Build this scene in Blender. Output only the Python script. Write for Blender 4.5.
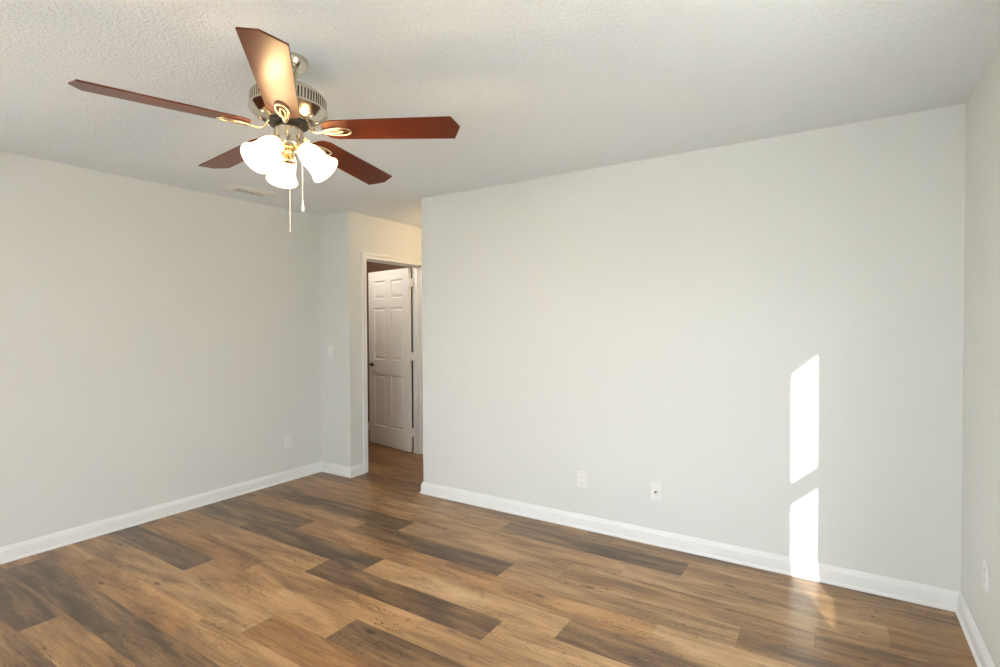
import bpy, bmesh, math, random
from mathutils import Vector, Matrix

for o in list(bpy.data.objects):
    bpy.data.objects.remove(o)
S = bpy.context.scene
COL = S.collection
PI = math.pi
R = math.radians

# ------------------------------------------------------------------ camera
H = 2.44                                   # ceiling height
cam_data = bpy.data.cameras.new('camera')
cam = bpy.data.objects.new('camera', cam_data)
COL.objects.link(cam)
S.camera = cam
cam_data.sensor_width = 36.0
cam_data.lens = 527.5 / 1000 * 36.0
cam_data.clip_start = 0.05
yaw, pitch, roll = 0.5697, 0.0174, -0.005
cam.matrix_world = (Matrix.Translation((-0.508, -3.328, 1.40)) @ Matrix.Rotation(yaw, 4, 'Z')
                    @ Matrix.Rotation(PI / 2 - pitch, 4, 'X') @ Matrix.Rotation(roll, 4, 'Z'))

# ------------------------------------------------------------------ light
S.view_settings.view_transform = 'Standard'
S.view_settings.look = 'None'
S.view_settings.gamma = 1.0
S.view_settings.exposure = 0.0
S.view_settings.use_curve_mapping = False
S.cycles.diffuse_bounces = 8
S.cycles.max_bounces = 14

world = bpy.data.worlds.new('daylight')
S.world = world
world.use_nodes = True
wn, wl = world.node_tree.nodes, world.node_tree.links
wn.clear()
w_out = wn.new('ShaderNodeOutputWorld')
w_bg = wn.new('ShaderNodeBackground')
w_tc = wn.new('ShaderNodeTexCoord')
w_sep = wn.new('ShaderNodeSeparateXYZ')
w_ramp = wn.new('ShaderNodeValToRGB')
w_map = wn.new('ShaderNodeMapRange')
w_map.inputs['From Min'].default_value = -1
w_map.inputs['From Max'].default_value = 1
wl.new(w_tc.outputs['Generated'], w_sep.inputs[0])
wl.new(w_sep.outputs['Z'], w_map.inputs['Value'])
wl.new(w_map.outputs[0], w_ramp.inputs[0])
e = w_ramp.color_ramp.elements
e[0].position = 0.46; e[0].color = (0.42, 0.41, 0.36, 1)
e[1].position = 0.54; e[1].color = (0.91, 0.95, 1.05, 1)
e2 = e.new(1.0); e2.color = (0.62, 0.76, 1.0, 1)
wl.new(w_ramp.outputs[0], w_bg.inputs[0])
w_bg.inputs[1].default_value = 23.0
wl.new(w_bg.outputs[0], w_out.inputs[0])

sun_data = bpy.data.lights.new('sun', 'SUN')
sun = bpy.data.objects.new('sun', sun_data)
COL.objects.link(sun)
sun_data.energy = 12.0
sun_data.angle = R(0.5)
sun_data.color = (1.0, 0.98, 0.96)
sun_dir = Vector((-0.405, 1.0, -0.405 * 0.9))
sun.rotation_euler = sun_dir.to_track_quat('-Z', 'Y').to_euler()
sun.location = (3, -6, 4)


def portal(name, loc, sx, sy, direction):
    d = bpy.data.lights.new(name, 'AREA')
    d.shape = 'RECTANGLE'; d.size = sx; d.size_y = sy
    d.cycles.is_portal = True
    o = bpy.data.objects.new(name, d)
    COL.objects.link(o)
    o.location = loc
    o.rotation_euler = Vector(direction).to_track_quat('-Z', 'Y').to_euler()
    return o


# window and patio-door openings: daylight enters here; the unseen patio door is sized to even the light
WIN_Y0, WIN_Y1, WIN_Z0, WIN_Z1 = -2.125, -1.477, 0.466, 1.895
FR_Y = -6.20                               # inner face of the wall behind the camera
PAT_X0, PAT_X1, PAT_Z1 = -2.70, -0.30, 2.08
portal('window_daylight', (0.13, (WIN_Y0 + WIN_Y1) / 2, (WIN_Z0 + WIN_Z1) / 2), WIN_Y1 - WIN_Y0, WIN_Z1 - WIN_Z0, (-1, 0, 0))
W2_Y0, W2_Y1, W2_Z0, W2_Z1 = -5.30, -3.50, 0.60, 2.08     # unseen left-wall window, added to lighten the right side
portal('side_fill_daylight', (-4.679 - 0.105, (W2_Y0 + W2_Y1) / 2, (W2_Z0 + W2_Z1) / 2), W2_Z1 - W2_Z0, W2_Y1 - W2_Y0, (1, 0, 0))
portal('patio_daylight', ((PAT_X0 + PAT_X1) / 2, FR_Y - 0.13, PAT_Z1 / 2), PAT_X1 - PAT_X0, PAT_Z1, (0, 1, 0))


# ------------------------------------------------------------------ materials
def new_mat(name):
    m = bpy.data.materials.new(name)
    m.use_nodes = True
    nt = m.node_tree
    return m, nt, nt.nodes['Principled BSDF']


def nd(nt, typ, **kw):
    n = nt.nodes.new(typ)
    for k, v in kw.items():
        if k in n.inputs:
            n.inputs[k].default_value = v
        else:
            setattr(n, k, v)
    return n


def mat_plain(name, col, rough=0.5, metal=0.0, var=0.03, scale=25.0, bump=0.0, bump_scale=300.0, spec=0.5, coat=0.0):
    m, nt, b = new_mat(name)
    tc = nd(nt, 'ShaderNodeTexCoord')
    no = nd(nt, 'ShaderNodeTexNoise', Scale=scale, Detail=4.0)
    nt.links.new(tc.outputs['Object'], no.inputs['Vector'])
    rp = nd(nt, 'ShaderNodeValToRGB')
    rp.color_ramp.elements[0].position = 0.3
    rp.color_ramp.elements[1].position = 0.7
    rp.color_ramp.elements[0].color = tuple(c * (1 - var) for c in col) + (1,)
    rp.color_ramp.elements[1].color = tuple(min(1, c * (1 + var)) for c in col) + (1,)
    nt.links.new(no.outputs[0], rp.inputs[0])
    nt.links.new(rp.outputs[0], b.inputs['Base Color'])
    b.inputs['Roughness'].default_value = rough
    b.inputs['Metallic'].default_value = metal
    b.inputs['Specular IOR Level'].default_value = spec
    b.inputs['Coat Weight'].default_value = coat
    if bump:
        n2 = nd(nt, 'ShaderNodeTexNoise', Scale=bump_scale, Detail=3.0)
        nt.links.new(tc.outputs['Object'], n2.inputs['Vector'])
        bp = nd(nt, 'ShaderNodeBump', Strength=bump, Distance=0.002)
        nt.links.new(n2.outputs[0], bp.inputs['Height'])
        nt.links.new(bp.outputs[0], b.inputs['Normal'])
    return m


def mat_ceiling():
    m, nt, b = new_mat('knockdown_ceiling')
    b.inputs['Base Color'].default_value = (0.800, 0.845, 0.885, 1)
    b.inputs['Roughness'].default_value = 0.9
    b.inputs['Specular IOR Level'].default_value = 0.2
    tc = nd(nt, 'ShaderNodeTexCoord')
    mp = nd(nt, 'ShaderNodeMapping')
    nt.links.new(tc.outputs['Object'], mp.inputs[0])
    n1 = nd(nt, 'ShaderNodeTexNoise', Scale=70.0, Detail=3.0, Roughness=0.55, Distortion=0.5)
    n2 = nd(nt, 'ShaderNodeTexNoise', Scale=120.0, Detail=2.0)
    for n in (n1, n2):
        nt.links.new(mp.outputs[0], n.inputs['Vector'])
    rp = nd(nt, 'ShaderNodeValToRGB')
    rp.color_ramp.elements[0].position = 0.42
    rp.color_ramp.elements[1].position = 0.62
    nt.links.new(n1.outputs[0], rp.inputs[0])
    mx = nd(nt, 'ShaderNodeMath', operation='MULTIPLY_ADD')
    nt.links.new(n2.outputs[0], mx.inputs[0])
    mx.inputs[1].default_value = 0.35
    nt.links.new(rp.outputs[0], mx.inputs[2])
    bp = nd(nt, 'ShaderNodeBump', Strength=0.42, Distance=0.005)
    nt.links.new(mx.outputs[0], bp.inputs['Height'])
    nt.links.new(bp.outputs[0], b.inputs['Normal'])
    return m


def mat_wood_floor():
    m, nt, b = new_mat('vinyl_plank_floor')
    L = nt.links
    uv = nd(nt, 'ShaderNodeUVMap', uv_map='plank')
    tone = nd(nt, 'ShaderNodeAttribute', attribute_name='tone')
    warm = nd(nt, 'ShaderNodeAttribute', attribute_name='warm')
    seed = nd(nt, 'ShaderNodeAttribute', attribute_name='seed')
    sep = nd(nt, 'ShaderNodeSeparateXYZ')
    L.new(uv.outputs[0], sep.inputs[0])
    comb = nd(nt, 'ShaderNodeCombineXYZ')
    L.new(sep.outputs[0], comb.inputs[0])
    L.new(sep.outputs[1], comb.inputs[1])
    L.new(seed.outputs['Fac'], comb.inputs[2])

    def noise(sx, sy, detail, rough, dist, scale=1.0):
        mp = nd(nt, 'ShaderNodeMapping')
        mp.inputs['Scale'].default_value = (sx, sy, 1.0)
        L.new(comb.outputs[0], mp.inputs[0])
        n = nd(nt, 'ShaderNodeTexNoise', Scale=scale, Detail=detail, Roughness=rough, Distortion=dist)
        L.new(mp.outputs[0], n.inputs['Vector'])
        return n.outputs[0]

    def math_(op, a, bv, c=None):
        n = nd(nt, 'ShaderNodeMath', operation=op)
        for i, x in enumerate((a, bv, c)):
            if x is None:
                continue
            if isinstance(x, (int, float)):
                n.inputs[i].default_value = x
            else:
                L.new(x, n.inputs[i])
        return n.outputs[0]

    broad = noise(2.0, 13.0, 3.0, 0.5, 0.6)          # soft stains drawn out along the plank
    streak = noise(3.5, 60.0, 5.0, 0.62, 0.8)        # grain streaks
    fine = noise(14.0, 330.0, 4.0, 0.7, 0.2)         # pores
    fleck = noise(26.0, 95.0, 4.0, 0.65, 1.6)        # weathered, cracked flecks
    zone = noise(3.2, 16.0, 2.0, 0.5, 0.5)
    tn = math_('MULTIPLY_ADD', tone.outputs['Fac'], 0.74, 0.125)
    v = math_('MULTIPLY_ADD', math_('SUBTRACT', broad, 0.5), 0.85, tn)
    v = math_('MULTIPLY_ADD', math_('SUBTRACT', streak, 0.5), 0.45, v)
    v = math_('MULTIPLY_ADD', math_('SUBTRACT', fine, 0.5), 0.30, v)
    fl = nd(nt, 'ShaderNodeMapRange')
    fl.inputs['From Min'].default_value = 0.56; fl.inputs['From Max'].default_value = 0.68
    L.new(fleck, fl.inputs['Value'])
    zn = nd(nt, 'ShaderNodeMapRange')
    zn.inputs['From Min'].default_value = 0.47; zn.inputs['From Max'].default_value = 0.60
    L.new(zone, zn.inputs['Value'])
    v = math_('MULTIPLY_ADD', math_('MULTIPLY', fl.outputs[0], zn.outputs[0]), -0.60, v)
    # knots
    mpk = nd(nt, 'ShaderNodeMapping')
    mpk.inputs['Scale'].default_value = (2.2, 7.0, 1.0)
    L.new(comb.outputs[0], mpk.inputs[0])
    vo = nd(nt, 'ShaderNodeTexVoronoi', Scale=1.0)
    L.new(mpk.outputs[0], vo.inputs['Vector'])
    kn = nd(nt, 'ShaderNodeMapRange')
    kn.inputs['From Min'].default_value = 0.03; kn.inputs['From Max'].default_value = 0.09
    kn.inputs['To Min'].default_value = -0.35; kn.inputs['To Max'].default_value = 0.0
    L.new(vo.outputs['Distance'], kn.inputs['Value'])
    v = math_('ADD', v, kn.outputs[0])

    def ramp(stops):
        r = nd(nt, 'ShaderNodeValToRGB')
        el = r.color_ramp.elements
        el[0].position, el[0].color = stops[0][0], stops[0][1] + (1,)
        el[1].position, el[1].color = stops[-1][0], stops[-1][1] + (1,)
        for p, c in stops[1:-1]:
            x = el.new(p); x.color = c + (1,)
        L.new(v, r.inputs[0])
        return r.outputs[0]

    cool_c = ramp(FLOOR_COOL)
    warm_c = ramp(FLOOR_WARM)
    mx = nd(nt, 'ShaderNodeMix', data_type='RGBA')
    L.new(warm.outputs['Fac'], mx.inputs['Factor'])
    L.new(cool_c, mx.inputs['A'])
    L.new(warm_c, mx.inputs['B'])
    # joints: a thin dark line round each plank
    pu = math_('MINIMUM', sep.outputs[0], math_('SUBTRACT', 1.22, sep.outputs[0]))
    pv = math_('MINIMUM', sep.outputs[1], math_('SUBTRACT', 0.18, sep.outputs[1]))
    ed = math_('MINIMUM', pu, pv)
    jr = nd(nt, 'ShaderNodeMapRange')
    jr.inputs['From Min'].default_value = 0.0006; jr.inputs['From Max'].default_value = 0.0022
    jr.inputs['To Min'].default_value = 0.80; jr.inputs['To Max'].default_value = 1.0
    L.new(ed, jr.inputs['Value'])
    mj = nd(nt, 'ShaderNodeMix', data_type='RGBA', blend_type='MULTIPLY')
    mj.inputs['Factor'].default_value = 1.0
    L.new(mx.outputs['Result'], mj.inputs['A'])
    L.new(jr.outputs[0], mj.inputs['B'])
    L.new(mj.outputs['Result'], b.inputs['Base Color'])
    rr = nd(nt, 'ShaderNodeMapRange')
    rr.inputs['To Min'].default_value = 0.24; rr.inputs['To Max'].default_value = 0.38
    L.new(streak, rr.inputs['Value'])
    L.new(rr.outputs[0], b.inputs['Roughness'])
    b.inputs['Specular IOR Level'].default_value = 0.36
    hb = math_('MULTIPLY_ADD', fine, 0.25, math_('ADD', streak, jr.outputs[0]))
    bp = nd(nt, 'ShaderNodeBump', Strength=0.18, Distance=0.0012)
    L.new(hb, bp.inputs['Height'])
    L.new(bp.outputs[0], b.inputs['Normal'])
    return m


FLOOR_COOL = [(0.0, (0.038, 0.023, 0.013)), (0.28, (0.102, 0.063, 0.035)), (0.5, (0.240, 0.147, 0.072)),
              (0.72, (0.410, 0.262, 0.130)), (1.0, (0.58, 0.410, 0.245))]
FLOOR_WARM = [(0.0, (0.042, 0.018, 0.008)), (0.28, (0.115, 0.053, 0.023)), (0.5, (0.262, 0.130, 0.049)),
              (0.72, (0.430, 0.232, 0.092)), (1.0, (0.58, 0.365, 0.180))]


def mat_blade():
    m, nt, b = new_mat('mahogany_blade')
    tc = nd(nt, 'ShaderNodeTexCoord')
    mp = nd(nt, 'ShaderNodeMapping')
    mp.inputs['Scale'].default_value = (3.0, 60.0, 20.0)
    nt.links.new(tc.outputs['Object'], mp.inputs[0])
    n = nd(nt, 'ShaderNodeTexNoise', Scale=1.0, Detail=5.0, Roughness=0.6, Distortion=0.6)
    nt.links.new(mp.outputs[0], n.inputs['Vector'])
    rp = nd(nt, 'ShaderNodeValToRGB')
    rp.color_ramp.elements[0].position = 0.3
    rp.color_ramp.elements[1].position = 0.75
    rp.color_ramp.elements[0].color = (0.070, 0.0135, 0.0065, 1)
    rp.color_ramp.elements[1].color = (0.135, 0.028, 0.011, 1)
    nt.links.new(n.outputs[0], rp.inputs[0])
    nt.links.new(rp.outputs[0], b.inputs['Base Color'])
    b.inputs['Roughness'].default_value = 0.31
    b.inputs['Coat Weight'].default_value = 0.06
    b.inputs['Coat Roughness'].default_value = 0.35
    b.inputs['Specular IOR Level'].default_value = 0.32
    b.inputs['Specular Tint'].default_value = (1.0, 0.78, 0.48, 1)
    return m


def mat_lamp_glass(name, col, strength, rough=0.35):
    m, nt, b = new_mat(name)
    out = nt.nodes['Material Output']
    nt.nodes.remove(b)
    tr = nd(nt, 'ShaderNodeBsdfTranslucent')
    tr.inputs['Color'].default_value = (0.95, 0.92, 0.86, 1)
    gl = nd(nt, 'ShaderNodeBsdfGlossy', Roughness=rough)
    gl.inputs['Color'].default_value = (1, 1, 1, 1)
    ms = nd(nt, 'ShaderNodeMixShader', Fac=0.08)
    em = nd(nt, 'ShaderNodeEmission', Strength=strength)
    no = nd(nt, 'ShaderNodeTexNoise', Scale=30.0)
    rp = nd(nt, 'ShaderNodeValToRGB')
    rp.color_ramp.elements[0].color = tuple(c * 0.94 for c in col) + (1,)
    rp.color_ramp.elements[1].color = col + (1,)
    nt.links.new(no.outputs[0], rp.inputs[0])
    nt.links.new(rp.outputs[0], em.inputs['Color'])
    ad = nd(nt, 'ShaderNodeAddShader')
    nt.links.new(tr.outputs[0], ms.inputs[1]); nt.links.new(gl.outputs[0], ms.inputs[2])
    nt.links.new(ms.outputs[0], ad.inputs[0]); nt.links.new(em.outputs[0], ad.inputs[1])
    nt.links.new(ad.outputs[0], out.inputs[0])
    return m


def mat_pane():
    m, nt, b = new_mat('window_glass')
    out = nt.nodes['Material Output']
    nt.nodes.remove(b)
    t = nd(nt, 'ShaderNodeBsdfTransparent')
    t.inputs['Color'].default_value = (0.94, 0.96, 0.95, 1)
    g = nd(nt, 'ShaderNodeBsdfGlossy', Roughness=0.01)
    ms = nd(nt, 'ShaderNodeMixShader', Fac=0.05)
    nt.links.new(t.outputs[0], ms.inputs[1]); nt.links.new(g.outputs[0], ms.inputs[2])
    nt.links.new(ms.outputs[0], out.inputs[0])
    return m


WALL = mat_plain('greige_wall_paint', (0.655, 0.664, 0.636), 0.55, var=0.006, scale=3.0, bump=0.10, bump_scale=140.0, spec=0.3)
WALL_BROWN = mat_plain('brown_wall_paint', (0.26, 0.165, 0.105), 0.6, var=0.01, scale=3.0, bump=0.10, bump_scale=140.0, spec=0.3)
CEIL = mat_ceiling()
FLOOR = mat_wood_floor()
TRIM = mat_plain('white_trim_paint', (0.755, 0.76, 0.75), 0.32, var=0.006, scale=6.0)
DOORM = mat_plain('white_door_paint', (0.80, 0.785, 0.755), 0.38, var=0.008, scale=8.0)
NICKEL = mat_plain('brushed_nickel', (0.66, 0.60, 0.49), 0.17, 1.0, var=0.05, scale=60.0)
BRASS = mat_plain('champagne_metal', (0.80, 0.66, 0.43), 0.22, 1.0, var=0.05, scale=60.0)
DARKM = mat_plain('gap_shade_black', (0.02, 0.018, 0.016), 0.6, var=0.1)  # near-black for shade in fan slots and duct; also colours the flywheel
BLADE = mat_blade()
SHADE = mat_lamp_glass('frosted_lit_glass', (1.0, 0.94, 0.84), 0.75)
BULB = mat_lamp_glass('lit_bulb', (1.0, 0.80, 0.55), 6.0)
PLASTIC = mat_plain('white_plastic', (0.735, 0.735, 0.715), 0.35, var=0.005)
SLOT = mat_plain('socket_slot', (0.05, 0.05, 0.05), 0.5)
LEVER = mat_plain('dark_bronze', (0.055, 0.042, 0.032), 0.35, 0.9, var=0.1)
HINGE = mat_plain('satin_hinge', (0.66, 0.62, 0.55), 0.35, 1.0)
CHAIN = mat_plain('pull_chain_metal', (0.82, 0.78, 0.70), 0.3, 0.7)
VENTM = mat_plain('white_vent_metal', (0.80, 0.79, 0.76), 0.4, var=0.01)
PANE = mat_pane()
STEEL = mat_plain('connector_steel', (0.25, 0.24, 0.22), 0.3, 1.0)


def mat_sheer():
    m, nt, b = new_mat('sheer_white_diffuser')
    out = nt.nodes['Material Output']
    nt.nodes.remove(b)
    tc = nd(nt, 'ShaderNodeTexCoord')
    wv = nd(nt, 'ShaderNodeTexNoise', Scale=400.0)
    nt.links.new(tc.outputs['Object'], wv.inputs['Vector'])
    rp = nd(nt, 'ShaderNodeValToRGB')
    rp.color_ramp.elements[0].color = (0.90, 0.90, 0.90, 1)
    rp.color_ramp.elements[1].color = (0.97, 0.97, 0.97, 1)
    nt.links.new(wv.outputs[0], rp.inputs[0])
    t = nd(nt, 'ShaderNodeBsdfTranslucent')
    d = nd(nt, 'ShaderNodeBsdfDiffuse')
    ms = nd(nt, 'ShaderNodeMixShader', Fac=0.30)
    nt.links.new(rp.outputs[0], t.inputs['Color']); nt.links.new(rp.outputs[0], d.inputs['Color'])
    nt.links.new(t.outputs[0], ms.inputs[1]); nt.links.new(d.outputs[0], ms.inputs[2])
    nt.links.new(ms.outputs[0], out.inputs[0])
    return m


SHEER = mat_sheer()
PATIO = mat_plain('concrete_patio', (0.42, 0.40, 0.37), 0.9, var=0.08, scale=4.0)


# ------------------------------------------------------------------ mesh helpers
def link(name, bm, mat, parent=None, smooth=False, mats=None):
    me = bpy.data.meshes.new(name)
    bmesh.ops.recalc_face_normals(bm, faces=bm.faces)
    bm.to_mesh(me)
    bm.free()
    for mm in (mats or [mat]):
        me.materials.append(mm)
    if smooth:
        for p in me.polygons:
            p.use_smooth = True
    o = bpy.data.objects.new(name, me)
    COL.objects.link(o)
    if parent:
        o.parent = parent
    return o


def autosmooth(o, ang=40):
    me = o.data
    for p in me.polygons:
        p.use_smooth = True
    bm = bmesh.new(); bm.from_mesh(me)
    for ed in bm.edges:
        if len(ed.link_faces) == 2 and ed.calc_face_angle() > R(ang):
            ed.smooth = False
    bm.to_mesh(me); bm.free()
    return o


def tag(o, label=None, cat=None, group=None, kind=None):
    if label: o['label'] = label
    if cat: o['category'] = cat
    if group: o['group'] = group
    if kind: o['kind'] = kind
    return o


def empty(name, loc, rot=(0, 0, 0)):
    o = bpy.data.objects.new(name, None)
    o.empty_display_size = 0.1
    COL.objects.link(o)
    o.location = loc
    o.rotation_euler = rot
    return o


def box(bm, x0, x1, y0, y1, z0, z1, bevel=0.0, M=None):
    ret = bmesh.ops.create_cube(bm, size=1.0)
    vs = ret['verts']
    for v in vs:
        v.co = Vector((x0 + (v.co.x + .5) * (x1 - x0), y0 + (v.co.y + .5) * (y1 - y0), z0 + (v.co.z + .5) * (z1 - z0)))
    if bevel:
        es = list({ed for v in vs for ed in v.link_edges})
        r = bmesh.ops.bevel(bm, geom=es, offset=bevel, segments=2, affect='EDGES', profile=0.5)
        vs = list({v for f in r['faces'] for v in f.verts} | {v for v in vs if v.is_valid})
    if M is not None:
        bmesh.ops.transform(bm, matrix=M, verts=[v for v in vs if v.is_valid])
    return vs


def lathe(bm, prof, seg=48, M=None, flute=0, flute_amp=0.0, cap=False):
    """prof: list of (r, z). Revolved round Z."""
    rings = []
    new = []
    for r, z in prof:
        if r < 1e-6:
            v = bm.verts.new((0, 0, z)); rings.append([v]); new.append(v)
        else:
            ring = []
            for i in range(seg):
                a = 2 * PI * i / seg
                rr = r * (1 + flute_amp * math.cos(flute * a)) if flute else r
                v = bm.verts.new((rr * math.cos(a), rr * math.sin(a), z)); ring.append(v); new.append(v)
            rings.append(ring)
    for a, b in zip(rings, rings[1:]):
        if len(a) == 1 and len(b) == 1:
            continue
        for i in range(seg):
            j = (i + 1) % seg
            if len(a) == 1: bm.faces.new((a[0], b[i], b[j]))
            elif len(b) == 1: bm.faces.new((a[i], b[0], a[j]))
            else: bm.faces.new((a[i], b[i], b[j], a[j]))
    if M is not None:
        bmesh.ops.transform(bm, matrix=M, verts=new)
    return new


def tube(bm, pts, r, seg=10, closed=False, M=None, flat=1.0):
    """sweep a circle (flattened in local binormal by `flat`) along pts; r may be a list"""
    pts = [Vector(p) for p in pts]
    n = len(pts)
    rs = r if isinstance(r, (list, tuple)) else [r] * n
    rings = []
    up = Vector((0, 0, 1))
    new = []
    for i, p in enumerate(pts):
        if closed:
            t = pts[(i + 1) % n] - pts[i - 1]
        else:
            t = pts[min(i + 1, n - 1)] - pts[max(i - 1, 0)]
        t.normalize()
        u = up if abs(t.dot(up)) < 0.95 else Vector((1, 0, 0))
        s = t.cross(u).normalized()
        b = s.cross(t).normalized()
        ring = []
        for k in range(seg):
            a = 2 * PI * k / seg
            v = bm.verts.new(p + rs[i] * (math.cos(a) * s + flat * math.sin(a) * b))
            ring.append(v); new.append(v)
        rings.append(ring)
    pairs = list(zip(rings, rings[1:]))
    if closed:
        pairs.append((rings[-1], rings[0]))
    for a, b in pairs:
        for k in range(seg):
            j = (k + 1) % seg
            bm.faces.new((a[k], a[j], b[j], b[k]))
    if not closed:
        bm.faces.new(rings[0][::-1]); bm.faces.new(rings[-1])
    if M is not None:
        bmesh.ops.transform(bm, matrix=M, verts=new)
    return new


def prism(bm, outline, z0, z1, M=None):
    lo = [bm.verts.new((x, y, z0)) for x, y in outline]
    hi = [bm.verts.new((x, y, z1)) for x, y in outline]
    n = len(lo)
    bm.faces.new(lo[::-1]); bm.faces.new(hi)
    for i in range(n):
        j = (i + 1) % n
        bm.faces.new((lo[i], lo[j], hi[j], hi[i]))
    if M is not None:
        bmesh.ops.transform(bm, matrix=M, verts=lo + hi)


def sweep_profile(bm, prof, path, z0=0.0):
    """Moulding: prof = [(out, up)] closed loop; path = [(x, y)] with `out` on the left of travel. Mitred."""
    pts = [Vector((p[0], p[1])) for p in path]
    n = len(pts)
    rings = []
    for i in range(n):
        d1 = (pts[i] - pts[i - 1]).normalized() if i else None
        d2 = (pts[i + 1] - pts[i]).normalized() if i < n - 1 else None
        n1 = Vector((-d1.y, d1.x)) if d1 else None
        n2 = Vector((-d2.y, d2.x)) if d2 else None
        if n1 is None: m = n2
        elif n2 is None: m = n1
        else:
            m = n1 + n2
            m = m / (m.dot(n1))
        rings.append([bm.verts.new((pts[i].x + m.x * o, pts[i].y + m.y * o, z0 + u)) for o, u in prof])
    k = len(prof)
    for a, b in zip(rings, rings[1:]):
        for j in range(k):
            l = (j + 1) % k
            bm.faces.new((a[j], a[l], b[l], b[j]))
    bm.faces.new(rings[0][::-1]); bm.faces.new(rings[-1])


def structure(name, bm, mat, **kw):
    o = link(name, bm, mat, **kw)
    o['kind'] = 'structure'
    return o


# ------------------------------------------------------------------ room plan
BX = -3.403      # free end of the back wall
DX = -4.278      # hall side wall (with the door)
AX = -4.679      # left wall
T = 0.115        # wall thickness
HY = 2.35        # hall end
RX, RY = -6.60, 1.66   # far faces of the room beyond the door
OP0, OP1, OPZ = 0.205, 0.995, 2.030     # door opening in the hall side wall

# floor: one mesh, a face per plank; tone, warmth and seed differ from plank to plank
def plank_floor(name):
    rng = random.Random(11)
    W, L = 0.18, 1.22
    x_min, x_max = RX - 0.1, 0.14
    y_top = HY + 0.10
    offs = {1: -1.232, 2: -0.308, 3: -0.587, 4: -0.875, 5: -1.208, 6: -0.345, 7: -0.614, 8: -0.93, 9: -1.210, 10: -0.350,
            11: -0.62, 12: -0.88, 13: -1.23, 14: -0.45, 0: -0.70}
    special = {  # (row, index of plank counted leftwards from the joint in offs): tone at left, tone at right, warmth
        (0, 0): (.50, .46, .35), (0, 1): (.52, .50, .3), (0, 2): (.55, .5, .35), (0, 3): (.46, .52, .7),
        (1, 0): (.66, .60, .35), (1, 1): (.40, .32, .0), (1, 2): (.64, .62, .45), (1, 3): (.56, .60, .6),
        (2, 0): (.60, .56, .5), (2, 1): (.76, .66, .25), (2, 2): (.66, .68, .4), (2, 3): (.58, .62, .5),
        (3, 0): (.50, .44, .5), (3, 1): (.62, .60, .4), (3, 2): (.64, .62, .2), (3, 3): (.38, .22, .3), (3, 4): (.52, .4, .2),
        (4, 0): (.46, .36, .4), (4, 1): (.68, .64, .3), (4, 2): (.34, .24, .25), (4, 3): (.56, .58, .6), (4, 4): (.5, .5, .3),
        (5, 0): (.78, .66, .35), (5, 1): (.60, .66, .75), (5, 2): (.60, .56, .8), (5, 3): (.42, .30, .0),
        (6, 0): (.56, .5, .4), (6, 1): (.36, .32, .3), (6, 2): (.78, .70, .35), (6, 3): (.32, .18, .15), (6, 4): (.4, .36, 0),
        (7, 0): (.56, .5, .4), (7, 1): (.72, .66, .4), (7, 2): (.30, .26, .3), (7, 3): (.66, .70, .5),
        (8, 0): (.6, .6, .4), (8, 1): (.66, .70, .4), (8, 2): (.62, .68, .6), (8, 3): (.58, .62, .8), (8, 4): (.55, .56, .5),
        (9, 0): (.6, .6, .4), (9, 1): (.26, .30, .2), (9, 2): (.66, .72, .6), (9, 3): (.36, .28, .0),
        (10, 0): (.6, .6, .5), (10, 1): (.5, .5, .8), (10, 2): (.54, .46, .8), (10, 3): (.66, .70, .25),
        (11, 0): (.6, .6, .5), (11, 1): (.6, .6, .5), (11, 2): (.62, .64, .4), (11, 3): (.62, .58, .75),
        (12, 0): (.5, .5, .5), (12, 1): (.4, .5, .3), (12, 2): (.22, .26, .1), (12, 3): (.34, .22, .0),
        (13, 0): (.5, .5, .5), (13, 1): (.6, .55, .5), (13, 2): (.58, .6, .5), (13, 3): (.32, .28, .1),
        (11, 4): (.60, .58, .5), (10, 3): (.66, .70, .25), (10, 4): (.58, .62, .4), (8, 5): (.56, .56, .4), (7, 4): (.5, .52, .4), (0, 4): (.5, .5, .4),
        (14, 3): (.34, .36, .3), (14, 2): (.5, .4, .5), (14, 1): (.55, .5, .5),
    }
    bm = bmesh.new()
    uvl = bm.loops.layers.uv.new('plank')
    lt = bm.loops.layers.float.new('tone')
    lw = bm.loops.layers.float.new('warm')
    ls = bm.loops.layers.float.new('seed')
    k0 = -int(math.ceil((y_top - 0.013) / W))
    k1 = int(math.ceil((0.013 - (FR_Y - 0.14)) / W))
    for k in range(k0, k1):
        y1 = 0.013 - W * k
        y0 = y1 - W
        off = offs.get(k)
        if off is None:
            off = -rng.random() * L
        # joint positions from right to left
        j = off + L
        while j < x_max: j += L
        idx = int(round((off + L - j) / L))
        while j > x_min:
            xr, xl = j, j - L
            t = special.get((k, idx))
            if t is None:
                if rng.random() < 0.28:
                    a = 0.28 + rng.random() * 0.12; t = (a, a + (rng.random() - .5) * .15, rng.random() * .3)
                else:
                    a = 0.54 + rng.random() * 0.18; t = (a, a + (rng.random() - .5) * .12, .2 + rng.random() * .6)
            if k < 0:                                # browner, redder run of planks through the hall and far room
                t = ((.30, .36, .8) if k == -1 else (.40 + .14 * rng.random(), .40 + .14 * rng.random(), 1.0))
            sd = rng.random() * 40
            cl, crr = max(xl, x_min), min(xr, x_max)
            if crr - cl > 0.002:
                vs = [bm.verts.new(p) for p in ((cl, y0, 0), (crr, y0, 0), (crr, y1, 0), (cl, y1, 0))]
                f = bm.faces.new(vs)
                for lp in f.loops:
                    x, y = lp.vert.co.x, lp.vert.co.y
                    fu = (x - xl) / L
                    lp[uvl].uv = (x - xl, y - y0)
                    lp[lt] = t[0] + (t[1] - t[0]) * fu
                    lp[lw] = t[2]
                    lp[ls] = sd
            j -= L; idx += 1
    return structure(name, bm, FLOOR)


plank_floor('floor')

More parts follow.
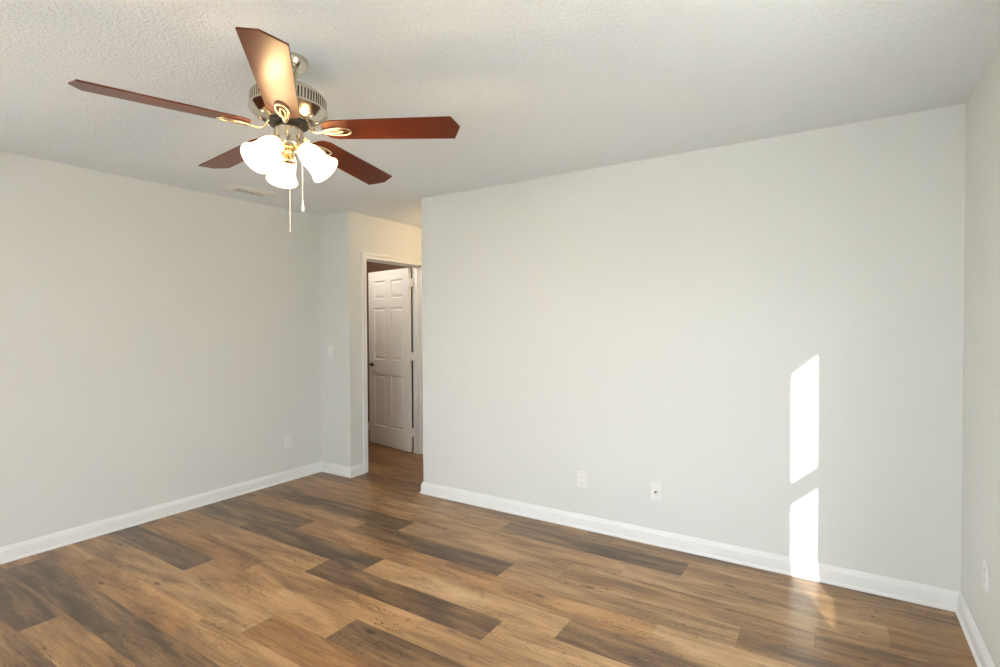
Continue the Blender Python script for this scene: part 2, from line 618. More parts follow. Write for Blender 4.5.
bm = bmesh.new()
box(bm, RX - 0.1, 0.14, FR_Y - 0.14, HY + 0.1, H, H + 0.10)
structure('ceiling', bm, CEIL)

bm = bmesh.new()
box(bm, BX, 0.14, 0, T, 0, H, 0.0)
structure('wall_back', bm, WALL)

bm = bmesh.new()
box(bm, AX - T, AX, FR_Y, W2_Y0, 0, H)
box(bm, AX - T, AX, W2_Y1, T, 0, H)
box(bm, AX - T, AX, W2_Y0, W2_Y1, 0, W2_Z0)
box(bm, AX - T, AX, W2_Y0, W2_Y1, W2_Z1, H)
structure('wall_left', bm, WALL)

# hall side wall with its door opening, together with the short return that meets the left wall
bm = bmesh.new()
box(bm, AX, DX - T, 0, T, 0, H)
box(bm, DX - T, DX, 0, OP0, 0, H)
box(bm, DX - T, DX, OP1, HY, 0, H)
box(bm, DX - T, DX, OP0, OP1, OPZ, H)
structure('wall_hall', bm, WALL)

bm = bmesh.new()
box(bm, DX - T, BX + 0.8, HY, HY + 0.1, 0, H)
box(bm, BX, BX + 0.1, T, HY, 0, H)
structure('wall_hall_end', bm, WALL)

# room beyond the door
bm = bmesh.new()
box(bm, RX, DX - T, RY, RY + 0.1, 0, H)
box(bm, RX - 0.1, RX, T - 0.115, RY + 0.1, 0, H)
box(bm, RX, AX - T, 0.0, T, 0, H)
structure('wall_far_room', bm, WALL_BROWN)

# right wall with the window opening
bm = bmesh.new()
WT = 0.14
box(bm, 0, WT, FR_Y - WT, WIN_Y0, 0, H)
box(bm, 0, WT, WIN_Y1, 0, 0, H)
box(bm, 0, WT, WIN_Y0, WIN_Y1, 0, WIN_Z0)
box(bm, 0, WT, WIN_Y0, WIN_Y1, WIN_Z1, H)
structure('wall_right', bm, WALL)

# wall behind the camera with a patio door opening
bm = bmesh.new()
box(bm, AX - T, PAT_X0, FR_Y - WT, FR_Y, 0, H)
box(bm, PAT_X1, 0.0, FR_Y - WT, FR_Y, 0, H)
box(bm, PAT_X0, PAT_X1, FR_Y - WT, FR_Y, PAT_Z1, H)
structure('wall_front', bm, WALL)

# ------------------------------------------------------------------ baseboards and door casing
BB = [(0, 0), (0.0235, 0), (0.0235, 0.006), (0.0215, 0.012), (0.0175, 0.0155), (0.0155, 0.017), (0.0155, 0.068), (0.0145, 0.073), (0.011, 0.077), (0.0095, 0.084), (0.0065, 0.091), (0.002, 0.095), (0, 0.095)]


def baseboard(name, *paths):
    bm = bmesh.new()
    for p in paths:
        sweep_profile(bm, BB, p)
    o = structure(name, bm, TRIM)
    return autosmooth(o, 50)


CW = 0.057
baseboard('baseboard_back', [(BX + 0.0, 1.0), (BX, 0), (0, 0)][::-1])
baseboard('baseboard_right', [(0, 0), (0, FR_Y)][::-1])
baseboard('baseboard_left', [(AX, FR_Y), (AX, 0), (DX, 0), (DX, OP0 - CW)][::-1])
baseboard('baseboard_hall', [(DX, OP1 + CW), (DX, HY)][::-1])
baseboard('baseboard_far_room', [(RX, RY), (DX - T, RY)][::-1])


def casing(name):
    """Moulded casing round the opening on the hall face, jamb lining and stops."""
    bm = bmesh.new()
    prof = [(0, 0), (0.010, 0), (0.013, 0.004), (0.013, 0.016), (0.009, 0.020), (0.012, 0.030), (0.017, 0.040), (0.018, 0.050), (0.016, 0.057), (0, 0.057)]
    # prof = (thickness, offset away from opening)
    def seq(sgn_x, x):
        rings = []
        for (py, pz, dy, dz) in ((OP0, 0, -1, 0), (OP0, OPZ, -1, 1), (OP1, OPZ, 1, 1), (OP1, 0, 1, 0)):
            rings.append([bm.verts.new((x + sgn_x * t, py + dy * o, pz + dz * o)) for t, o in prof])
        k = len(prof)
        for a, b in zip(rings, rings[1:]):
            for j in range(k):
                l = (j + 1) % k
                bm.faces.new((a[j], a[l], b[l], b[j]))
        bm.faces.new(rings[0]); bm.faces.new(rings[-1][::-1])
    seq(1, DX)
    seq(-1, DX - T)
    # jamb lining
    J = 0.004
    box(bm, DX - T - 0.001, DX + 0.001, OP0 - 0.002, OP0 + J, 0, OPZ)
    box(bm, DX - T - 0.001, DX + 0.001, OP1 - J, OP1 + 0.002, 0, OPZ)
    box(bm, DX - T - 0.001, DX + 0.001, OP0, OP1, OPZ - J, OPZ + 0.002)
    # stops
    sx0, sx1 = DX - T + 0.037, DX - T + 0.070
    box(bm, sx0, sx1, OP0 + J, OP0 + J + 0.010, 0, OPZ - J, 0.002)
    box(bm, sx0, sx1, OP1 - J - 0.010, OP1 - J, 0, OPZ - J, 0.002)
    box(bm, sx0, sx1, OP0 + J, OP1 - J, OPZ - J - 0.010, OPZ - J, 0.002)
    o = structure(name, bm, TRIM)
    return autosmooth(o, 50)


casing('trim_1')


# ------------------------------------------------------------------ six panel door, open into the far room
def six_panel_door():
    DWd, DHt, DTh = 0.775, 2.005, 0.035
    root = empty('door_1', (DX - T - 0.002, OP1 - 0.006, 0.012), (0, 0, R(DOOR_ANG)))
    root['kind'] = 'structure'
    # local: x from hinge to free edge, y thickness (visible face at y>0 side decided below), z up
    st, mid = 0.108, 0.10
    pw = (DWd - 2 * st - mid) / 2
    xs = [(st, st + pw), (st + pw + mid, DWd - st)]
    zs = [(0.215, 0.815), (0.985, 1.585), (1.685, 1.895)]
    for side in (0,):
        bm = bmesh.new()
        gx = sorted({0, DWd, *[v for p in xs for v in p]})
        gz = sorted({0, DHt, *[v for p in zs for v in p]})
        for face in (0, 1):
            y = DTh / 2 if face else -DTh / 2
            sg = 1 if face else -1
            for i in range(len(gx) - 1):
                for j in range(len(gz) - 1):
                    x0, x1, z0, z1 = gx[i], gx[i + 1], gz[j], gz[j + 1]
                    is_panel = any(abs(x0 - a) < 1e-6 and abs(x1 - b_) < 1e-6 for a, b_ in xs) and any(abs(z0 - a) < 1e-6 and abs(z1 - b_) < 1e-6 for a, b_ in zs)
                    if not is_panel:
                        bm.faces.new([bm.verts.new(p) for p in ((x0, y, z0), (x1, y, z0), (x1, y, z1), (x0, y, z1))])
                    else:
                        steps = [(0, 0), (0.004, -0.002), (0.010, -0.011), (0.018, -0.012), (0.036, -0.003), (0.042, -0.0025)]
                        prev = None
                        for ins, dp in steps:
                            yy = y + sg * dp
                            ring = [bm.verts.new(p) for p in ((x0 + ins, yy, z0 + ins), (x1 - ins, yy, z0 + ins), (x1 - ins, yy, z1 - ins), (x0 + ins, yy, z1 - ins))]
                            if prev:
                                for q in range(4):
                                    w = (q + 1) % 4
                                    bm.faces.new((prev[q], prev[w], ring[w], ring[q]))
                            prev = ring
                        bm.faces.new(prev)
        # edges
        h = DTh / 2
        for q in (((0, -h, 0), (0, h, 0), (0, h, DHt), (0, -h, DHt)), ((DWd, -h, 0), (DWd, h, 0), (DWd, h, DHt), (DWd, -h, DHt)),
                  ((0, -h, 0), (DWd, -h, 0), (DWd, h, 0), (0, h, 0)), ((0, -h, DHt), (DWd, -h, DHt), (DWd, h, DHt), (0, h, DHt))):
            bm.faces.new([bm.verts.new(p) for p in q])
        bmesh.ops.remove_doubles(bm, verts=bm.verts, dist=1e-5)
        leaf = link('leaf', bm, DOORM, root)
        leaf.location = (0.026, DTh / 2 + 0.004, 0)
    # lever handles both faces
    for sg in (1, -1):
        bm = bmesh.new()
        Mx = Matrix.Translation((DWd - 0.060 + 0.026, DTh / 2 + 0.004 + sg * DTh / 2, 0.925)) @ Matrix.Rotation(-sg * PI / 2, 4, 'X')
        lathe(bm, [(0, 0), (0.026, 0), (0.026, 0.004), (0.022, 0.008), (0.009, 0.010), (0.009, 0.045), (0.0, 0.045)], 24, Mx)
        pts = [(0, 0, 0.042), (-0.03, 0, 0.047), (-0.075, 0.002, 0.044), (-0.105, 0.006, 0.040)]
        tube(bm, pts, [0.008, 0.009, 0.0075, 0.006], 10, M=Mx)
        autosmooth(link('lever_handle', bm, LEVER, root), 40)
    # hinges: knuckle on the pivot, one leaf to the door edge, one to the jamb
    for z in (0.17, 1.0, 1.80):
        bm = bmesh.new()
        tube(bm, [(0, 0.0, z), (0, 0.0, z + 0.09)], 0.006, 12)
        box(bm, 0.0, 0.0285, 0.004, 0.034, z, z + 0.09)
        link('hinge', bm, DOORM, root)
    return root


DOOR_ANG = 169.4
six_panel_door()

# ------------------------------------------------------------------ windows
def sash_window(name, x, WIN_Y0, WIN_Y1, WIN_Z0, WIN_Z1, mid, rotz=0.0, dx=0.0):
    root = empty(name, (x, (WIN_Y0 + WIN_Y1) / 2, WIN_Z0), (0, 0, rotz))
    root['kind'] = 'structure'
    w = (WIN_Y1 - WIN_Y0); h = WIN_Z1 - WIN_Z0
    hw = w / 2
    bm = bmesh.new()
    x0, x1 = 0.095 + dx, 0.138 + dx
    fr = 0.004
    box(bm, x0, x1, -hw, -hw + fr, 0, h); box(bm, x0, x1, hw - fr, hw, 0, h)
    box(bm, x0, x1, -hw, hw, 0, fr); box(bm, x0, x1, -hw, hw, h - fr, h)
    link('window_frame', bm, TRIM, root)
    for (za, zb, xa) in ((fr, mid + 0.012, 0.098 + dx), (mid - 0.014, h - fr, 0.116 + dx)):
        bm = bmesh.new()
        s = 0.010
        box(bm, xa, xa + 0.016, -hw + fr, -hw + fr + s, za, zb); box(bm, xa, xa + 0.016, hw - fr - s, hw - fr, za, zb)
        rb = s if za < 0.1 else 0.084
        rt = 0.070 if za < 0.1 else s
        box(bm, xa, xa + 0.016, -hw + fr + s, hw - fr - s, za, za + rb)
        box(bm, xa, xa + 0.016, -hw + fr + s, hw - fr - s, zb - rt, zb)
        sash = link('sash', bm, TRIM, root)
        bm = bmesh.new()
        box(bm, xa + 0.006, xa + 0.010, -hw + fr + s, hw - fr - s, za + rb, zb - rt)
        link('pane', bm, PANE, sash)
    return root


sash_window('window_1', 0.0, WIN_Y0, WIN_Y1, WIN_Z0, WIN_Z1, 0.728)
sash_window('added_fill_window', AX, W2_Y0, W2_Y1, W2_Z0, W2_Z1, 0.65, PI, -0.03)  # added out of view to brighten the right-hand walls


def patio_door(name):
    root = empty(name, ((PAT_X0 + PAT_X1) / 2, FR_Y - 0.09, 0))
    root['kind'] = 'structure'
    hw = (PAT_X1 - PAT_X0) / 2
    bm = bmesh.new()
    box(bm, -hw, -hw + 0.04, -0.045, 0.045, 0, PAT_Z1); box(bm, hw - 0.04, hw, -0.045, 0.045, 0, PAT_Z1)
    box(bm, -hw + 0.04, hw - 0.04, -0.045, 0.045, PAT_Z1 - 0.04, PAT_Z1); box(bm, -hw + 0.04, hw - 0.04, -0.045, 0.045, 0.0, 0.025)
    link('door_frame', bm, TRIM, root)
    for (a, b_, y) in ((-hw + 0.04, 0.03, -0.018), (-0.03, hw - 0.04, 0.018)):
        bm = bmesh.new()
        s = 0.06
        z0, z1 = 0.027, PAT_Z1 - 0.042
        box(bm, a, a + s, y - 0.014, y + 0.014, z0, z1); box(bm, b_ - s, b_, y - 0.014, y + 0.014, z0, z1)
        box(bm, a + s, b_ - s, y - 0.014, y + 0.014, z0, z0 + s); box(bm, a + s, b_ - s, y - 0.014, y + 0.014, z1 - s, z1)
        pn = link('sliding_panel', bm, TRIM, root)
        bm = bmesh.new()
        box(bm, a + s, b_ - s, y - 0.003, y + 0.003, z0 + s, z1 - s)
        link('pane', bm, PANE, pn)
    return root


patio_door('unseen_patio_door')  # out of view; position and width set to even the room's light

def curtain():  # added out of view to soften sun through the patio door
    root = empty('diffuser_curtain', ((PAT_X0 + PAT_X1) / 2, FR_Y + 0.10, 0))
    tag(root, 'unseen white sheer curtain added to diffuse sunlight at the glass patio door behind the viewer', 'curtain')
    hw = (PAT_X1 - PAT_X0) / 2 + 0.14
    bm = bmesh.new()
    tube(bm, [(-hw - 0.1, 0, 2.20), (hw + 0.1, 0, 2.20)], 0.012, 14)
    for sx in (-1, 1):
        tube(bm, [(sx * (hw + 0.06), 0, 2.20), (sx * (hw + 0.06), -0.10, 2.20)], 0.008, 10)
    link('diffuser_rod', bm, NICKEL, root, smooth=True)
    bm = bmesh.new()
    n = 300
    rows = []
    for zz in (2.19, 1.5, 0.8, 0.02):
        amp = 0.018 + 0.010 * (2.19 - zz) / 2.2
        rows.append([bm.verts.new((-hw + 2 * hw * i / n, amp * math.sin(i * 0.62) + 0.3 * amp * math.sin(i * 0.23), zz)) for i in range(n + 1)])
    for a, b_ in zip(rows, rows[1:]):
        for i in range(n):
            bm.faces.new((a[i], a[i + 1], b_[i + 1], b_[i]))
    link('diffuser_cloth', bm, SHEER, root, smooth=True)
    return root


curtain()

# ------------------------------------------------------------------ wall plates
def plate(name, loc, rotz, label, cat, kind):
    """Built facing -Y, back face on y=0."""
    root = empty(name, loc, (0, 0, rotz))
    tag(root, label, cat)
    bm = bmesh.new()
    w, h = 0.0365, 0.0585
    box(bm, -w, w, -0.0055, 0.0, -h, h, 0.0022)
    link('cover_plate', bm, PLASTIC, root)
    for z in ((0.042, -0.042) if kind != 'outlet' else (0.0,)):
        bm = bmesh.new()
        lathe(bm, [(0, 0.0012), (0.0022, 0.0010), (0.0030, 0.0)], 14, Matrix.Translation((0, -0.0055, z)) @ Matrix.Rotation(PI / 2, 4, 'X'))
        link('screw', bm, PLASTIC, root)
    if kind == 'outlet':
        for z in (0.0195, -0.0195):
            bm = bmesh.new()
            out = []
            for i in range(24):
                a = 2 * PI * i / 24
                out.append((0.0168 * math.cos(a), max(-0.0135, min(0.0135, 0.0168 * math.sin(a)))))
            prism(bm, out, 0, 0.0022, Matrix.Translation((0, -0.0055, z)) @ Matrix.Rotation(PI / 2, 4, 'X'))
            f = link('receptacle', bm, PLASTIC, root)
            bm = bmesh.new()
            for x, hh in ((-0.0062, 0.0040), (0.0062, 0.0034)):
                box(bm, x - 0.0008, x + 0.0008, -0.0081, -0.0076, z + 0.002 - hh, z + 0.002 + hh)
            lathe(bm, [(0, 0.0006), (0.0023, 0.0006), (0.0023, 0)], 12, Matrix.Translation((0, -0.0076, z - 0.008)) @ Matrix.Rotation(PI / 2, 4, 'X'))
            link('slot', bm, SLOT, f)
    elif kind == 'switch':
        bm = bmesh.new()
        box(bm, -0.0165, 0.0165, -0.0070, -0.0055, -0.0335, 0.0335, 0.0006)
        link('switch_surround', bm, PLASTIC, root)
        bm = bmesh.new()
        vs = [bm.verts.new(p) for p in ((-0.0145, -0.0068, -0.031), (0.0145, -0.0068, -0.031), (0.0145, -0.0068, 0.031), (-0.0145, -0.0068, 0.031),
                                        (-0.0145, -0.0105, -0.031), (0.0145, -0.0105, -0.031), (0.0145, -0.0078, 0.031), (-0.0145, -0.0078, 0.031))]
        for q in ((0, 1, 2, 3), (4, 5, 6, 7), (0, 1, 5, 4), (2, 3, 7, 6), (1, 2, 6, 5), (0, 3, 7, 4)):
            bm.faces.new([vs[i] for i in q])
        link('rocker', bm, PLASTIC, root)
    elif kind == 'coax':
        bm = bmesh.new()
        M0 = Matrix.Translation((-0.004, -0.0055, -0.004)) @ Matrix.Rotation(PI / 2, 4, 'X')
        lathe(bm, [(0, 0.003), (0.0085, 0.003), (0.0085, 0.0)], 6, M0)
        lathe(bm, [(0, 0.014), (0.0030, 0.014), (0.0050, 0.013), (0.0050, 0.0)], 18, M0)
        link('coax_connector', bm, STEEL, root)
    return root


plate('light_switch', (-4.538, 0, 1.150), 0, 'white rocker light switch on the short wall left of the doorway', 'light switch', 'switch')
plate('wall_outlet', (AX, -0.375, 0.357), PI / 2, 'white duplex outlet low on the left wall near the corner', 'outlet', 'outlet')
plate('wall_outlet', (-1.977, 0, 0.336), 0, 'white duplex outlet on the long back wall, left of the cable plate', 'outlet', 'outlet')
plate('cable_plate', (-1.469, 0, 0.338), 0, 'white cable wall plate with a dark centre connector on the long back wall', 'wall plate', 'coax')
plate('wall_outlet', (0, -0.508, 0.383), -PI / 2, 'white duplex outlet on the right wall above the baseboard', 'outlet', 'outlet')

# ------------------------------------------------------------------ ceiling vent
def ceiling_vent():
    root = empty('ceiling_vent', (-4.335, -0.935, H))
    tag(root, 'white louvred air vent on the ceiling near the left wall', 'vent')
    hx, hy = 0.098, 0.178
    ix, iy = 0.070, 0.150
    bm = bmesh.new()
    # sloped flange
    rings = []
    for (a, b_, z) in ((hx, hy, 0.0), (hx, hy, -0.003), (ix + 0.006, iy + 0.006, -0.011), (ix, iy, -0.011), (ix, iy, -0.001)):
        rings.append([bm.verts.new((sx * a, sy * b_, z)) for sx, sy in ((-1, -1), (1, -1), (1, 1), (-1, 1))])
    for a, b_ in zip(rings, rings[1:]):
        for q in range(4):
            w = (q + 1) % 4
            bm.faces.new((a[q], a[w], b_[w], b_[q]))
    link('vent_frame', bm, VENTM, root)
    bm = bmesh.new()
    box(bm, -ix, ix, -iy, iy, -0.0015, -0.0005)
    link('duct_shade_sheet', bm, DARKM, root)  # flat dark sheet standing in for the shade inside a duct
    # three-way pattern: long blades in the middle, short blades at both ends
    def blade(x, y0, y1, tilt, w, zc):
        bm = bmesh.new()
        M = Matrix.Translation((x, 0, zc)) @ Matrix.Rotation(tilt, 4, 'Y')
        n = 6
        prev = None
        for i in range(n + 1):                      # gently curved blade
            u = -w + 2 * w * i / n
            d = 0.18 * (w - u * u / w)
            row = [bm.verts.new(M @ Vector((u, yy, d + t))) for yy in (y0, y1) for t in (-0.0007, 0.0007)]
            if prev:
                for a, b_ in ((0, 1), (1, 3), (3, 2), (2, 0)):
                    bm.faces.new((prev[a], prev[b_], row[b_], row[a]))
            else:
                bm.faces.new((row[0], row[1], row[3], row[2]))
            prev = row
        bm.faces.new((prev[0], prev[1], prev[3], prev[2]))
        link('louver', bm, VENTM, root)
    for x, t, w, zc in ((0.018, -1.05, 0.0075, -0.0075), (0.046, -1.05, 0.0075, -0.0075), (-0.036, 0.7, 0.0075, -0.0062), (-0.058, 0.7, 0.0075, -0.0062)):
        blade(x, -iy + 0.052, iy - 0.004, t, w, zc)
    for sgn in (-1,):
        for d in (0.012, 0.033):
            bm = bmesh.new()
            M = Matrix.Translation((0, sgn * (iy - d), -0.008)) @ Matrix.Rotation(sgn * 0.75, 4, 'X')
            box(bm, -ix, ix, -0.011, 0.011, -0.0008, 0.0008, M=M)
            link('louver', bm, VENTM, root)
        bm = bmesh.new()
        box(bm, -ix, ix, sgn * (iy - 0.049) - 0.001, sgn * (iy - 0.049) + 0.001, -0.014, -0.001)
        link('divider', bm, VENTM, root)
    return root


ceiling_vent()

# ------------------------------------------------------------------ ceiling fan with three lamps
FAN = Vector((-2.340, -2.002))
FAN_TILT = Vector((0.025, -0.043, 0))      # the hanging fan is a little out of plumb


def lamp_point(name, loc, energy, col, rad):
    d = bpy.data.lights.new(name, 'POINT')
    d.energy = energy; d.color = col; d.shadow_soft_size = rad
    o = bpy.data.objects.new(name, d)
    COL.objects.link(o)
    o.location = loc
    return o


def ceiling_fan():
    root = empty('ceiling_fan', (FAN.x, FAN.y, H))
    tag(root, 'five-blade ceiling fan with mahogany blades, nickel motor and three lit glass shades', 'ceiling fan')
    hang = Vector((-FAN_TILT.x, -FAN_TILT.y, 1)).normalized()
    TM = Vector((0, 0, 1)).rotation_difference(hang).to_matrix().to_4x4()
    root.rotation_euler = TM.to_euler()
    z = lambda v: v - H            # heights to local
    # canopy
    bm = bmesh.new()
    lathe(bm, [(0.0, 0.0), (0.070, 0.0), (0.071, -0.006), (0.069, -0.018), (0.060, -0.034), (0.046, -0.048), (0.036, -0.056), (0.034, -0.066), (0.028, -0.072), (0, -0.072)], 48)
    canopy = autosmooth(link('canopy', bm, NICKEL, root), 50)
    canopy.matrix_local = TM.inverted() @ Matrix.Translation((0.018, -0.013, 0))
    bm = bmesh.new()
    lathe(bm, [(0.031, -0.055), (0.037, -0.056), (0.037, -0.060), (0.031, -0.061)], 40)
    link('canopy_ring', bm, NICKEL, canopy)
    bm = bmesh.new()
    lathe(bm, [(0, -0.06), (0.0135, -0.06), (0.0135, z(2.345)), (0.022, z(2.345)), (0.022, z(2.312)), (0, z(2.312))], 24)
    autosmooth(link('downrod', bm, NICKEL, root), 40)
    # motor housing
    bm = bmesh.new()
    lathe(bm, [(0, z(2.3330)), (0.050, z(2.3330)), (0.092, z(2.3260)), (0.120, z(2.3150)), (0.136, z(2.3000)), (0.140, z(2.2940)), (0.140, z(2.2900)),
               (0.133, z(2.2890)), (0.133, z(2.2520)), (0.140, z(2.2510)), (0.1455, z(2.2480)), (0.1465, z(2.2400)), (0.142, z(2.2340)), (0.134, z(2.2300)),
               (0.118, z(2.2140)), (0.098, z(2.2030)), (0.082, z(2.1990)), (0.080, z(2.1960)), (0.0, z(2.1960))], 64)
    house = autosmooth(link('motor_housing', bm, NICKEL, root), 35)
    bm = bmesh.new()
    lathe(bm, [(0.1335, z(2.2885)), (0.1342, z(2.2885)), (0.1342, z(2.2525)), (0.1335, z(2.2525))], 64)
    band = link('slot_shade_band', bm, DARKM, house)  # dark band painting in the shade between the fins
    bm = bmesh.new()
    for i in range(72):
        M = Matrix.Rotation(2 * PI * i / 72, 4, 'Z')
        box(bm, 0.1325, 0.1425, -0.0036, 0.0036, z(2.2905), z(2.2505), M=M)
    link('vent_fins', bm, NICKEL, house)
    # little dimple bosses round the bowl
    for i in range(10):
        bm = bmesh.new()
        a = 2 * PI * i / 10 + 0.2
        M = Matrix.Translation((0.106 * math.cos(a), 0.106 * math.sin(a), z(2.2070)))
        lathe(bm, [(0.009, 0.002), (0.009, -0.001), (0.006, -0.004), (0, -0.005)], 14, M)
        autosmooth(link('bowl_rivet', bm, NICKEL, house), 40)
    # flywheel in the dark gap
    bm = bmesh.new()
    lathe(bm, [(0, z(2.202)), (0.074, z(2.202)), (0.074, z(2.186)), (0.045, z(2.184)), (0, z(2.184))], 48)
    autosmooth(link('flywheel', bm, DARKM, root), 40)
    # switch housing and light fitter
    bm = bmesh.new()
    lathe(bm, [(0, z(2.196)), (0.040, z(2.196)), (0.050, z(2.192)), (0.0545, z(2.186)), (0.0545, z(2.108)), (0.052, z(2.100)), (0.046, z(2.096)), (0, z(2.096))], 48)
    autosmooth(link('switch_housing', bm, NICKEL, root), 40)
    bm = bmesh.new()
    lathe(bm, [(0, z(2.098)), (0.050, z(2.098)), (0.051, z(2.094)), (0.046, z(2.090)), (0.030, z(2.088)), (0.018, z(2.086)), (0.014, z(2.082)), (0.017, z(2.078)),
               (0.0145, z(2.073)), (0.016, z(2.066)), (0.020, z(2.056)), (0.0255, z(2.047)), (0.0280, z(2.043)), (0.0265, z(2.039)), (0.016, z(2.036)), (0.006, z(2.033)), (0, z(2.033))], 40)
    autosmooth(link('light_fitter', bm, BRASS, root), 40)

    # ---- blades
    R0, R1 = 0.138, 0.678
    Hw0, Hw1 = 0.060, 0.070
    out = [(R0 + 0.004, -0.036), (R0 + 0.018, -0.050), (R0 + 0.045, -Hw0), (R1 - 0.029, -Hw1), (R1, -0.006), (R1 - 0.028, Hw1), (R0 + 0.045, Hw0), (R0 + 0.018, 0.050), (R0 + 0.004, 0.036), (R0, 0.020), (R0, -0.020)]
    for k in range(5):
        az = R(BLADE_AZ + 72 * k)
        bm = bmesh.new()
        prism(bm, out, -0.003, 0.003)
        es = [ed for ed in bm.edges]
        bmesh.ops.bevel(bm, geom=es, offset=0.0015, segments=1, affect='EDGES')
        bl = link('blade', bm, BLADE, root)
        bl.matrix_local = Matrix.Translation((0, 0, z(BLADE_Z))) @ Matrix.Rotation(az, 4, 'Z') @ Matrix.Rotation(R(BLADE_PITCH), 4, 'X')
        # blade iron: S-curved arm and an open leaf-shaped loop under the blade
        bm = bmesh.new()
        zt = -0.0075
        tube(bm, [(0.066, 0, 0.027), (0.075, 0, 0.024), (0.083, 0, 0.010), (0.094, 0, -0.005), (0.110, 0, -0.012), (0.132, 0, zt - 0.004), (0.150, 0, zt - 0.001)],
             [0.008, 0.008, 0.0075, 0.007, 0.007, 0.007, 0.006], 12, flat=0.55)
        loop = []
        for i in range(36):
            t = 2 * PI * i / 36
            x = 0.193 - 0.055 * math.cos(t)
            y = 0.0265 * math.sin(t) * (0.62 + 0.38 * (1 - math.cos(t)) / 2)
            loop.append((x, y, zt - 0.001))
        tube(bm, loop, 0.0046, 10, closed=True, flat=0.8)
        loop2 = []
        for i in range(28):
            t = 2 * PI * i / 28
            loop2.append((0.180 - 0.036 * math.cos(t), 0.0085 * math.sin(t), zt - 0.0005))
        tube(bm, loop2, 0.0038, 10, closed=True, flat=0.8)
        iron = link('blade_iron', bm, BRASS, bl, smooth=True)

    # ---- three lamps
    for k in range(3):
        az = R(LAMP_AZ + 120 * k)
        M = Matrix.Rotation(az, 4, 'Z')
        # arm from the fitter to the socket cup
        tilt = R(LAMP_TILT)             # axis tips outward from straight down
        neck = Vector((LAMP_R, 0, z(LAMP_Z)))
        axis = Vector((math.sin(tilt), 0, -math.cos(tilt)))
        bm = bmesh.new()
        p0 = Vector((0.030, 0, z(2.100)))
        p3 = neck
        p1 = p0 + Vector((0.022, 0, 0.004)); p2 = p3 - axis * 0.020
        pts = []
        for i in range(9):
            t = i / 8
            pts.append((1 - t) ** 3 * p0 + 3 * (1 - t) ** 2 * t * p1 + 3 * (1 - t) * t * t * p2 + t ** 3 * p3)
        tube(bm, pts, 0.0075, 12, M=M)
        A = M @ Matrix.Translation(neck) @ axis.to_track_quat('Z', 'X').to_matrix().to_4x4()
        lathe(bm, [(0, -0.004), (0.013, -0.004), (0.018, 0.002), (0.024, 0.008), (0.034, 0.013), (0.0345, 0.017), (0.031, 0.017), (0.022, 0.010), (0.0, 0.008)], 32, A)
        cup = autosmooth(link('lamp_socket', bm, BRASS, root), 45)
        for q in range(3):
            bm = bmesh.new()
            B = A @ Matrix.Rotation(2 * PI * q / 3 + 0.4, 4, 'Z') @ Matrix.Translation((0.032, 0, 0.015)) @ Matrix.Rotation(PI / 2, 4, 'Y')
            lathe(bm, [(0, -0.002), (0.0018, -0.002), (0.0018, 0.006), (0.0036, 0.006), (0.0036, 0.010), (0, 0.0105)], 10, B)
            link('thumb_screw', bm, BRASS, cup)
        # bell shade
        bm = bmesh.new()
        prof = [(0.0285, 0.009), (0.0300, 0.020), (0.0370, 0.030), (0.0425, 0.044), (0.0445, 0.060), (0.0455, 0.080), (0.0470, 0.098), (0.0505, 0.114), (0.0565, 0.128), (0.0625, 0.137)]
        inner = [(r - 0.0032, s - 0.0005) for r, s in prof][::-1]
        lathe(bm, prof + [(0.0615, 0.1385)] + inner, 48, A)
        sh = link('glass_shade', bm, SHADE, root, smooth=True)
        bm = bmesh.new()
        lathe(bm, [(0.012, 0.008), (0.013, 0.026), (0.020, 0.040), (0.026, 0.056), (0.0265, 0.066), (0.022, 0.080), (0.012, 0.089), (0, 0.091)], 24, A)
        link('light_bulb', bm, BULB, sh, smooth=True)
        wp = Vector((FAN.x, FAN.y, H)) + (TM @ (A @ Vector((0, 0, 0.118))))
        lamp_point('lamp_light', wp, LAMP_W, (1.0, 0.67, 0.34), 0.035)

    # ---- pull chains
    def chain(x, y, z0, z1, fob):
        bm = bmesh.new()
        n = int((z0 - z1) / 0.006)
        pr = []
        for i in range(n):
            zc = z0 - 0.006 * i
            pr += [(0.0009, zc), (0.00185, zc - 0.0015), (0.00185, zc - 0.0035), (0.0009, zc - 0.005)]
        lathe(bm, [(0, z0)] + pr + [(0, z1)], 8, Matrix.Translation((x, y, -H)))
        c = link('pull_chain', bm, CHAIN, root, smooth=True)
        top = Vector((x, y, z0 - H))
        c.matrix_local = Matrix.Translation(top) @ TM.inverted() @ Matrix.Translation(-top)      # hangs plumb
        if fob:
            bm = bmesh.new()
            lathe(bm, [(0, z1 + 0.004), (0.0022, z1 + 0.003), (0.0030, z1 - 0.008), (0.0055, z1 - 0.022), (0.0066, z1 - 0.031), (0.0050, z1 - 0.038), (0, z1 - 0.041)], 20, Matrix.Translation((x, y, -H)))
            link('chain_fob', bm, PLASTIC, c, smooth=True)
        else:
            bm = bmesh.new()
            lathe(bm, [(0, z1 + 0.002), (0.0028, z1), (0.0032, z1 - 0.008), (0.0018, z1 - 0.012), (0, z1 - 0.0125)], 16, Matrix.Translation((x, y, -H)))
            link('chain_end', bm, CHAIN, c, smooth=True)
    chain(CH1[0], CH1[1], 2.040, 1.775, False)
    chain(CH2[0], CH2[1], 2.110, 1.880, True)
    return root


BLADE_AZ, BLADE_Z, BLADE_PITCH = 30.5, 2.166, -11.0
LAMP_AZ, LAMP_TILT, LAMP_R, LAMP_Z, LAMP_W = 154.0, 45.0, 0.048, 2.106, 14.0
CH1 = (0.010, -0.002)
CH2 = (0.064, 0.014)
ceiling_fan()

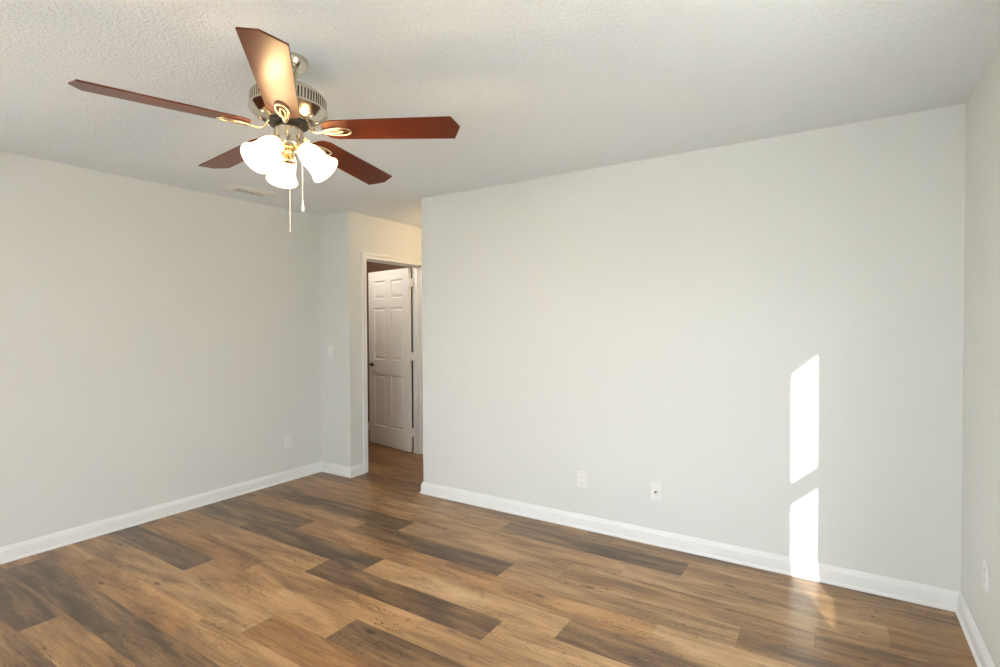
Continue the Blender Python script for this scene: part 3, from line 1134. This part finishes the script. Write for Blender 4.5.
# ------------------------------------------------------------------ hall ceiling lamp (round the corner)
def flush_lamp(name, label, x, y, watts, col):
    root = empty(name, (x, y, H))
    tag(root, label, 'ceiling lamp')
    bm = bmesh.new()
    lathe(bm, [(0, 0), (0.13, 0), (0.135, -0.008), (0.13, -0.022), (0.0, -0.022)], 40)
    autosmooth(link('lamp_base', bm, NICKEL, root), 40)
    bm = bmesh.new()
    lathe(bm, [(0.122, -0.022), (0.120, -0.045), (0.10, -0.072), (0.06, -0.090), (0, -0.096)], 40)
    link('lamp_dome', bm, SHADE, root, smooth=True)
    lamp_point(name + '_light', (x, y, H - 0.16), watts, col, 0.09)


flush_lamp('hall_ceiling_lamp', 'round glass flush-mount ceiling lamp in the hall behind the back wall', -3.66, 0.85, 9.5, (1.0, 0.70, 0.40))
flush_lamp('added_door_fill_lamp', 'unseen flush-mount lamp added in the brown room to light the panelled door', -5.05, 0.42, 19.0, (1.0, 0.92, 0.80))  # lamp added out of sight to light the open door leaf

# outdoor slab beyond the patio door
bm = bmesh.new()
box(bm, -8, 4, -13, FR_Y - 0.15, -0.12, -0.02)
structure('patio', bm, PATIO)
